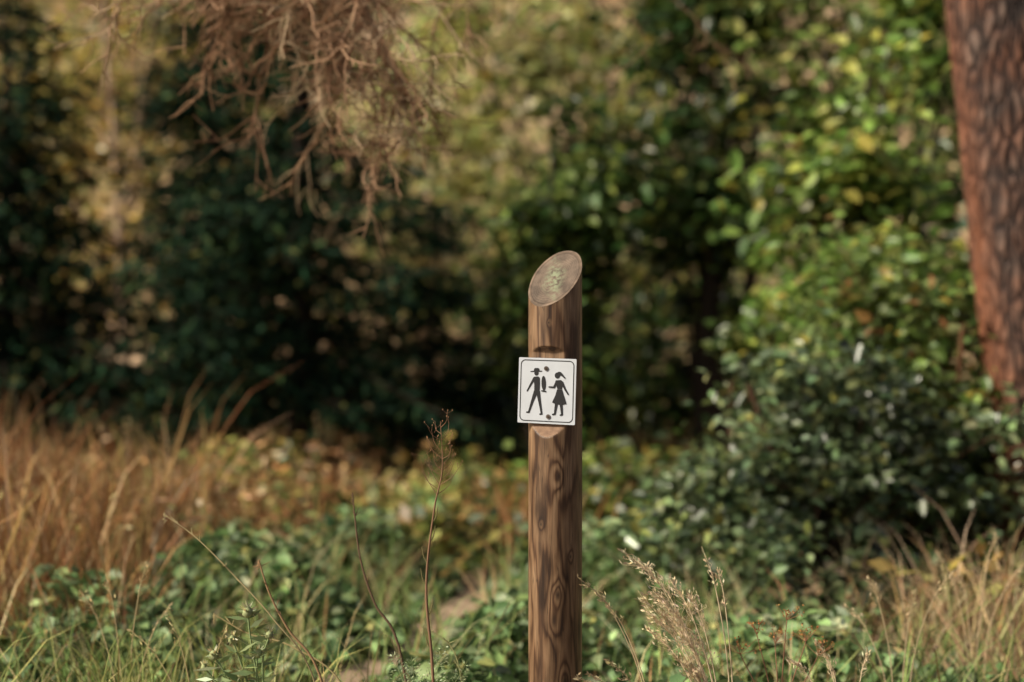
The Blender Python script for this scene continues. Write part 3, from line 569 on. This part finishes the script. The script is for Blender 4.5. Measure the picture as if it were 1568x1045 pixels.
def plume(name,base,tips,col,spread=.012,dens=46):
    par=empty(name,base); B=np.array(base); t=Tubes(4); C=[];A=[];L=[]
    for tp in tips:
        T=np.array(tp)-B; mid=np.array([T[0]*.25,T[1]*.3,T[2]*.55]); m2=np.array([T[0]*.62,T[1]*.6,T[2]*.86])
        P=smooth([(R.normal()*.01,R.normal()*.01,0),mid,m2,T],30); t.add(P,[.0018,.0007],col)
        for k in range(dens):
            u=R.uniform(.66,1); i=min(int(u*29),28); b=P[i]; d=unit(P[min(i+1,29)]-P[i-1]); s=spread*(1.25-u)*3
            e=b+d*s*.8+R.normal(size=3)*[s*.5,s*.5,s*.3]; t.add([b,e],[.0004,.0003],col); C.append(e); A.append(d+R.normal(size=3)*.4+[0,0,-.1]); L.append(R.uniform(.007,.014))
    C=np.array(C);A=np.array(A);L=np.array(L); V,F,k=leaf_geo(C,L,L*.34,A,R.normal(size=A.shape),'kite')
    np_mesh('spikelets',V,F,4,np.repeat(pick([(*col,1),(*[min(c*1.2,.9) for c in col],1)],len(C),.12),k,0),M_grass,par); t.obj('stems',M_twig,par)
straw=(.70,.56,.37)
plume('seed_grass',(.47,3.05,0),[(.238,3.0,.655),(.275,3.1,.62),(.30,2.98,.575),(.345,3.1,.58),(.33,3.05,.52),(.385,3.1,.55),(.36,3.0,.48),(.29,3.05,.52),(.30,3.1,.47),(.40,3.1,.46),(.34,3.0,.44),(.31,3.08,.55),(.37,3.02,.42),(.27,3.0,.56),(.35,3.1,.50)],straw,.015,64)
plume('seed_grass',(.50,3.15,0),[(.42,3.15,.645),(.455,3.15,.60)],straw,.006,28)
plume('seed_grass',(.34,3.1,0),[(.140,3.0,.602),(.18,3.05,.56),(.13,2.95,.405),(.16,3.0,.40),(.20,3.0,.43)],(.58,.46,.29),.009,30)
plume('seed_grass',(.76,3.2,0),[(.69,3.2,.42),(.72,3.25,.38),(.80,3.2,.40),(.62,3.2,.39)],straw,.010,30)
plume('seed_grass',(-.72,3.3,0),[(-.80,3.3,.46),(-.66,3.3,.44),(-.9,3.35,.42)],(.48,.40,.2),.008,20)
plume('seed_grass',(-.95,3.5,0),[(-1.0,3.5,.52),(-.9,3.5,.55),(-1.08,3.55,.48),(-.84,3.5,.45)],(.5,.40,.22),.008,20)
plume('seed_grass',(.98,3.6,0),[(.90,3.6,.50),(1.02,3.6,.46),(.86,3.65,.42),(1.12,3.6,.52)],(.56,.44,.27),.011,26)
plume('seed_grass',(1.3,4.0,0),[(1.2,4.0,.50),(1.36,4.0,.55),(1.28,4.05,.42),(1.45,4.0,.48)],(.56,.42,.26),.012,26)
def umbel():
    par=empty('withered_umbel',(.6,3.2,0)); t=Tubes(4); C=[];A=[]
    for hx,hz in ((-.05,.47),(.02,.50),(.06,.455),(-.09,.43),(.0,.44),(.09,.42)):
        P=smooth([(0,0,0),(hx*.3,0,hz*.6),(hx,R.normal()*.03,hz-.03)],12); t.add(P,[.0022,.001],(.28,.15,.09))
        for k in range(11):
            e=P[-1]+[R.normal()*.017,R.normal()*.017,R.uniform(.012,.035)]; t.add([P[-1],e],[.0006,.0004],(.34,.18,.1))
            for q in range(4): C.append(e+R.normal(size=3)*.004); A.append(R.normal(size=3))
    C=np.array(C); V,F,k=leaf_geo(C,.006,.004,np.array(A),R.normal(size=C.shape),'kite'); np_mesh('seeds',V,F,4,np.repeat(pick([(.50,.24,.09,1),(.34,.15,.06,1)],len(C)),k,0),M_grass,par); t.obj('stems',M_twig,par)
umbel()
def fern():
    par=empty('fern',(-.20,3.15,0)); t=Tubes(4); C=[];A=[];L=[]
    for tip in ((.05,.0,.43),(-.07,.05,.40),(.10,.05,.38),(-.02,-.04,.41)):
        P=smooth([(0,0,0),(tip[0]*.2,tip[1]*.4,tip[2]*.6),tip],40); t.add(P,[.0014,.0004],(.28,.34,.15))
        for i in range(16,39):
            d=unit(P[i+1]-P[i-1]); s=np.cross(d,[0,1,0]); l=.045*(1-(i-16)/26)
            for sd in (-1,1):
                for q in np.linspace(.2,1,5): C.append(P[i]+s*sd*l*q+d*l*.3*q+R.normal(size=3)*.0015); A.append(s*sd*.8+d*.5+R.normal(size=3)*.35); L.append(.008)
    C=np.array(C);L=np.array(L); V,F,k=leaf_geo(C,L,L*.3,np.array(A),R.normal(size=C.shape)*.6+[0,-1,.5],'kite'); np_mesh('fronds',V,F,4,np.repeat(pick([(.30,.40,.19,1),(.40,.46,.25,1)],len(C)),k,0),M_leaf,par); t.obj('stems',M_twig,par)
fern()
# ---------------------------------------------------------------- light, sky, camera
EL=40
to_sun=Vector((-.90,-.36,.0)).normalized()*math.cos(math.radians(EL))+Vector((0,0,math.sin(math.radians(EL))))
sl=D.lights.new('sun','SUN'); sl.energy=4.9; sl.angle=math.radians(6); sl.color=(1,.91,.74)
so=link(D.objects.new('sun',sl)); so.rotation_euler=(-to_sun).to_track_quat('-Z','Y').to_euler(); so.location=to_sun*30
w=D.worlds.new('World'); sc.world=w; w.use_nodes=True; nt=w.node_tree; bg=nt.nodes['Background']
sky=nt.nodes.new('ShaderNodeTexSky'); sky.sky_type='NISHITA'; sky.sun_disc=False; sky.sun_elevation=math.radians(EL); sky.sun_rotation=math.atan2(to_sun.x,to_sun.y)%(2*math.pi); sky.dust_density=7
nt.links.new(sky.outputs[0],bg.inputs[0]); bg.inputs[1].default_value=.085
cd=D.cameras.new('camera'); cd.lens=50; cd.sensor_width=36; cd.clip_end=1000; cd.dof.use_dof=True; cd.dof.focus_distance=3.08; cd.dof.aperture_fstop=1.4; cd.dof.aperture_blades=0
co=link(D.objects.new('camera',cd)); co.location=(0,0,1.1); co.rotation_euler=(math.radians(90),0,0); sc.camera=co
sc.view_settings.view_transform='Standard'; sc.view_settings.look='None'; sc.view_settings.exposure=0
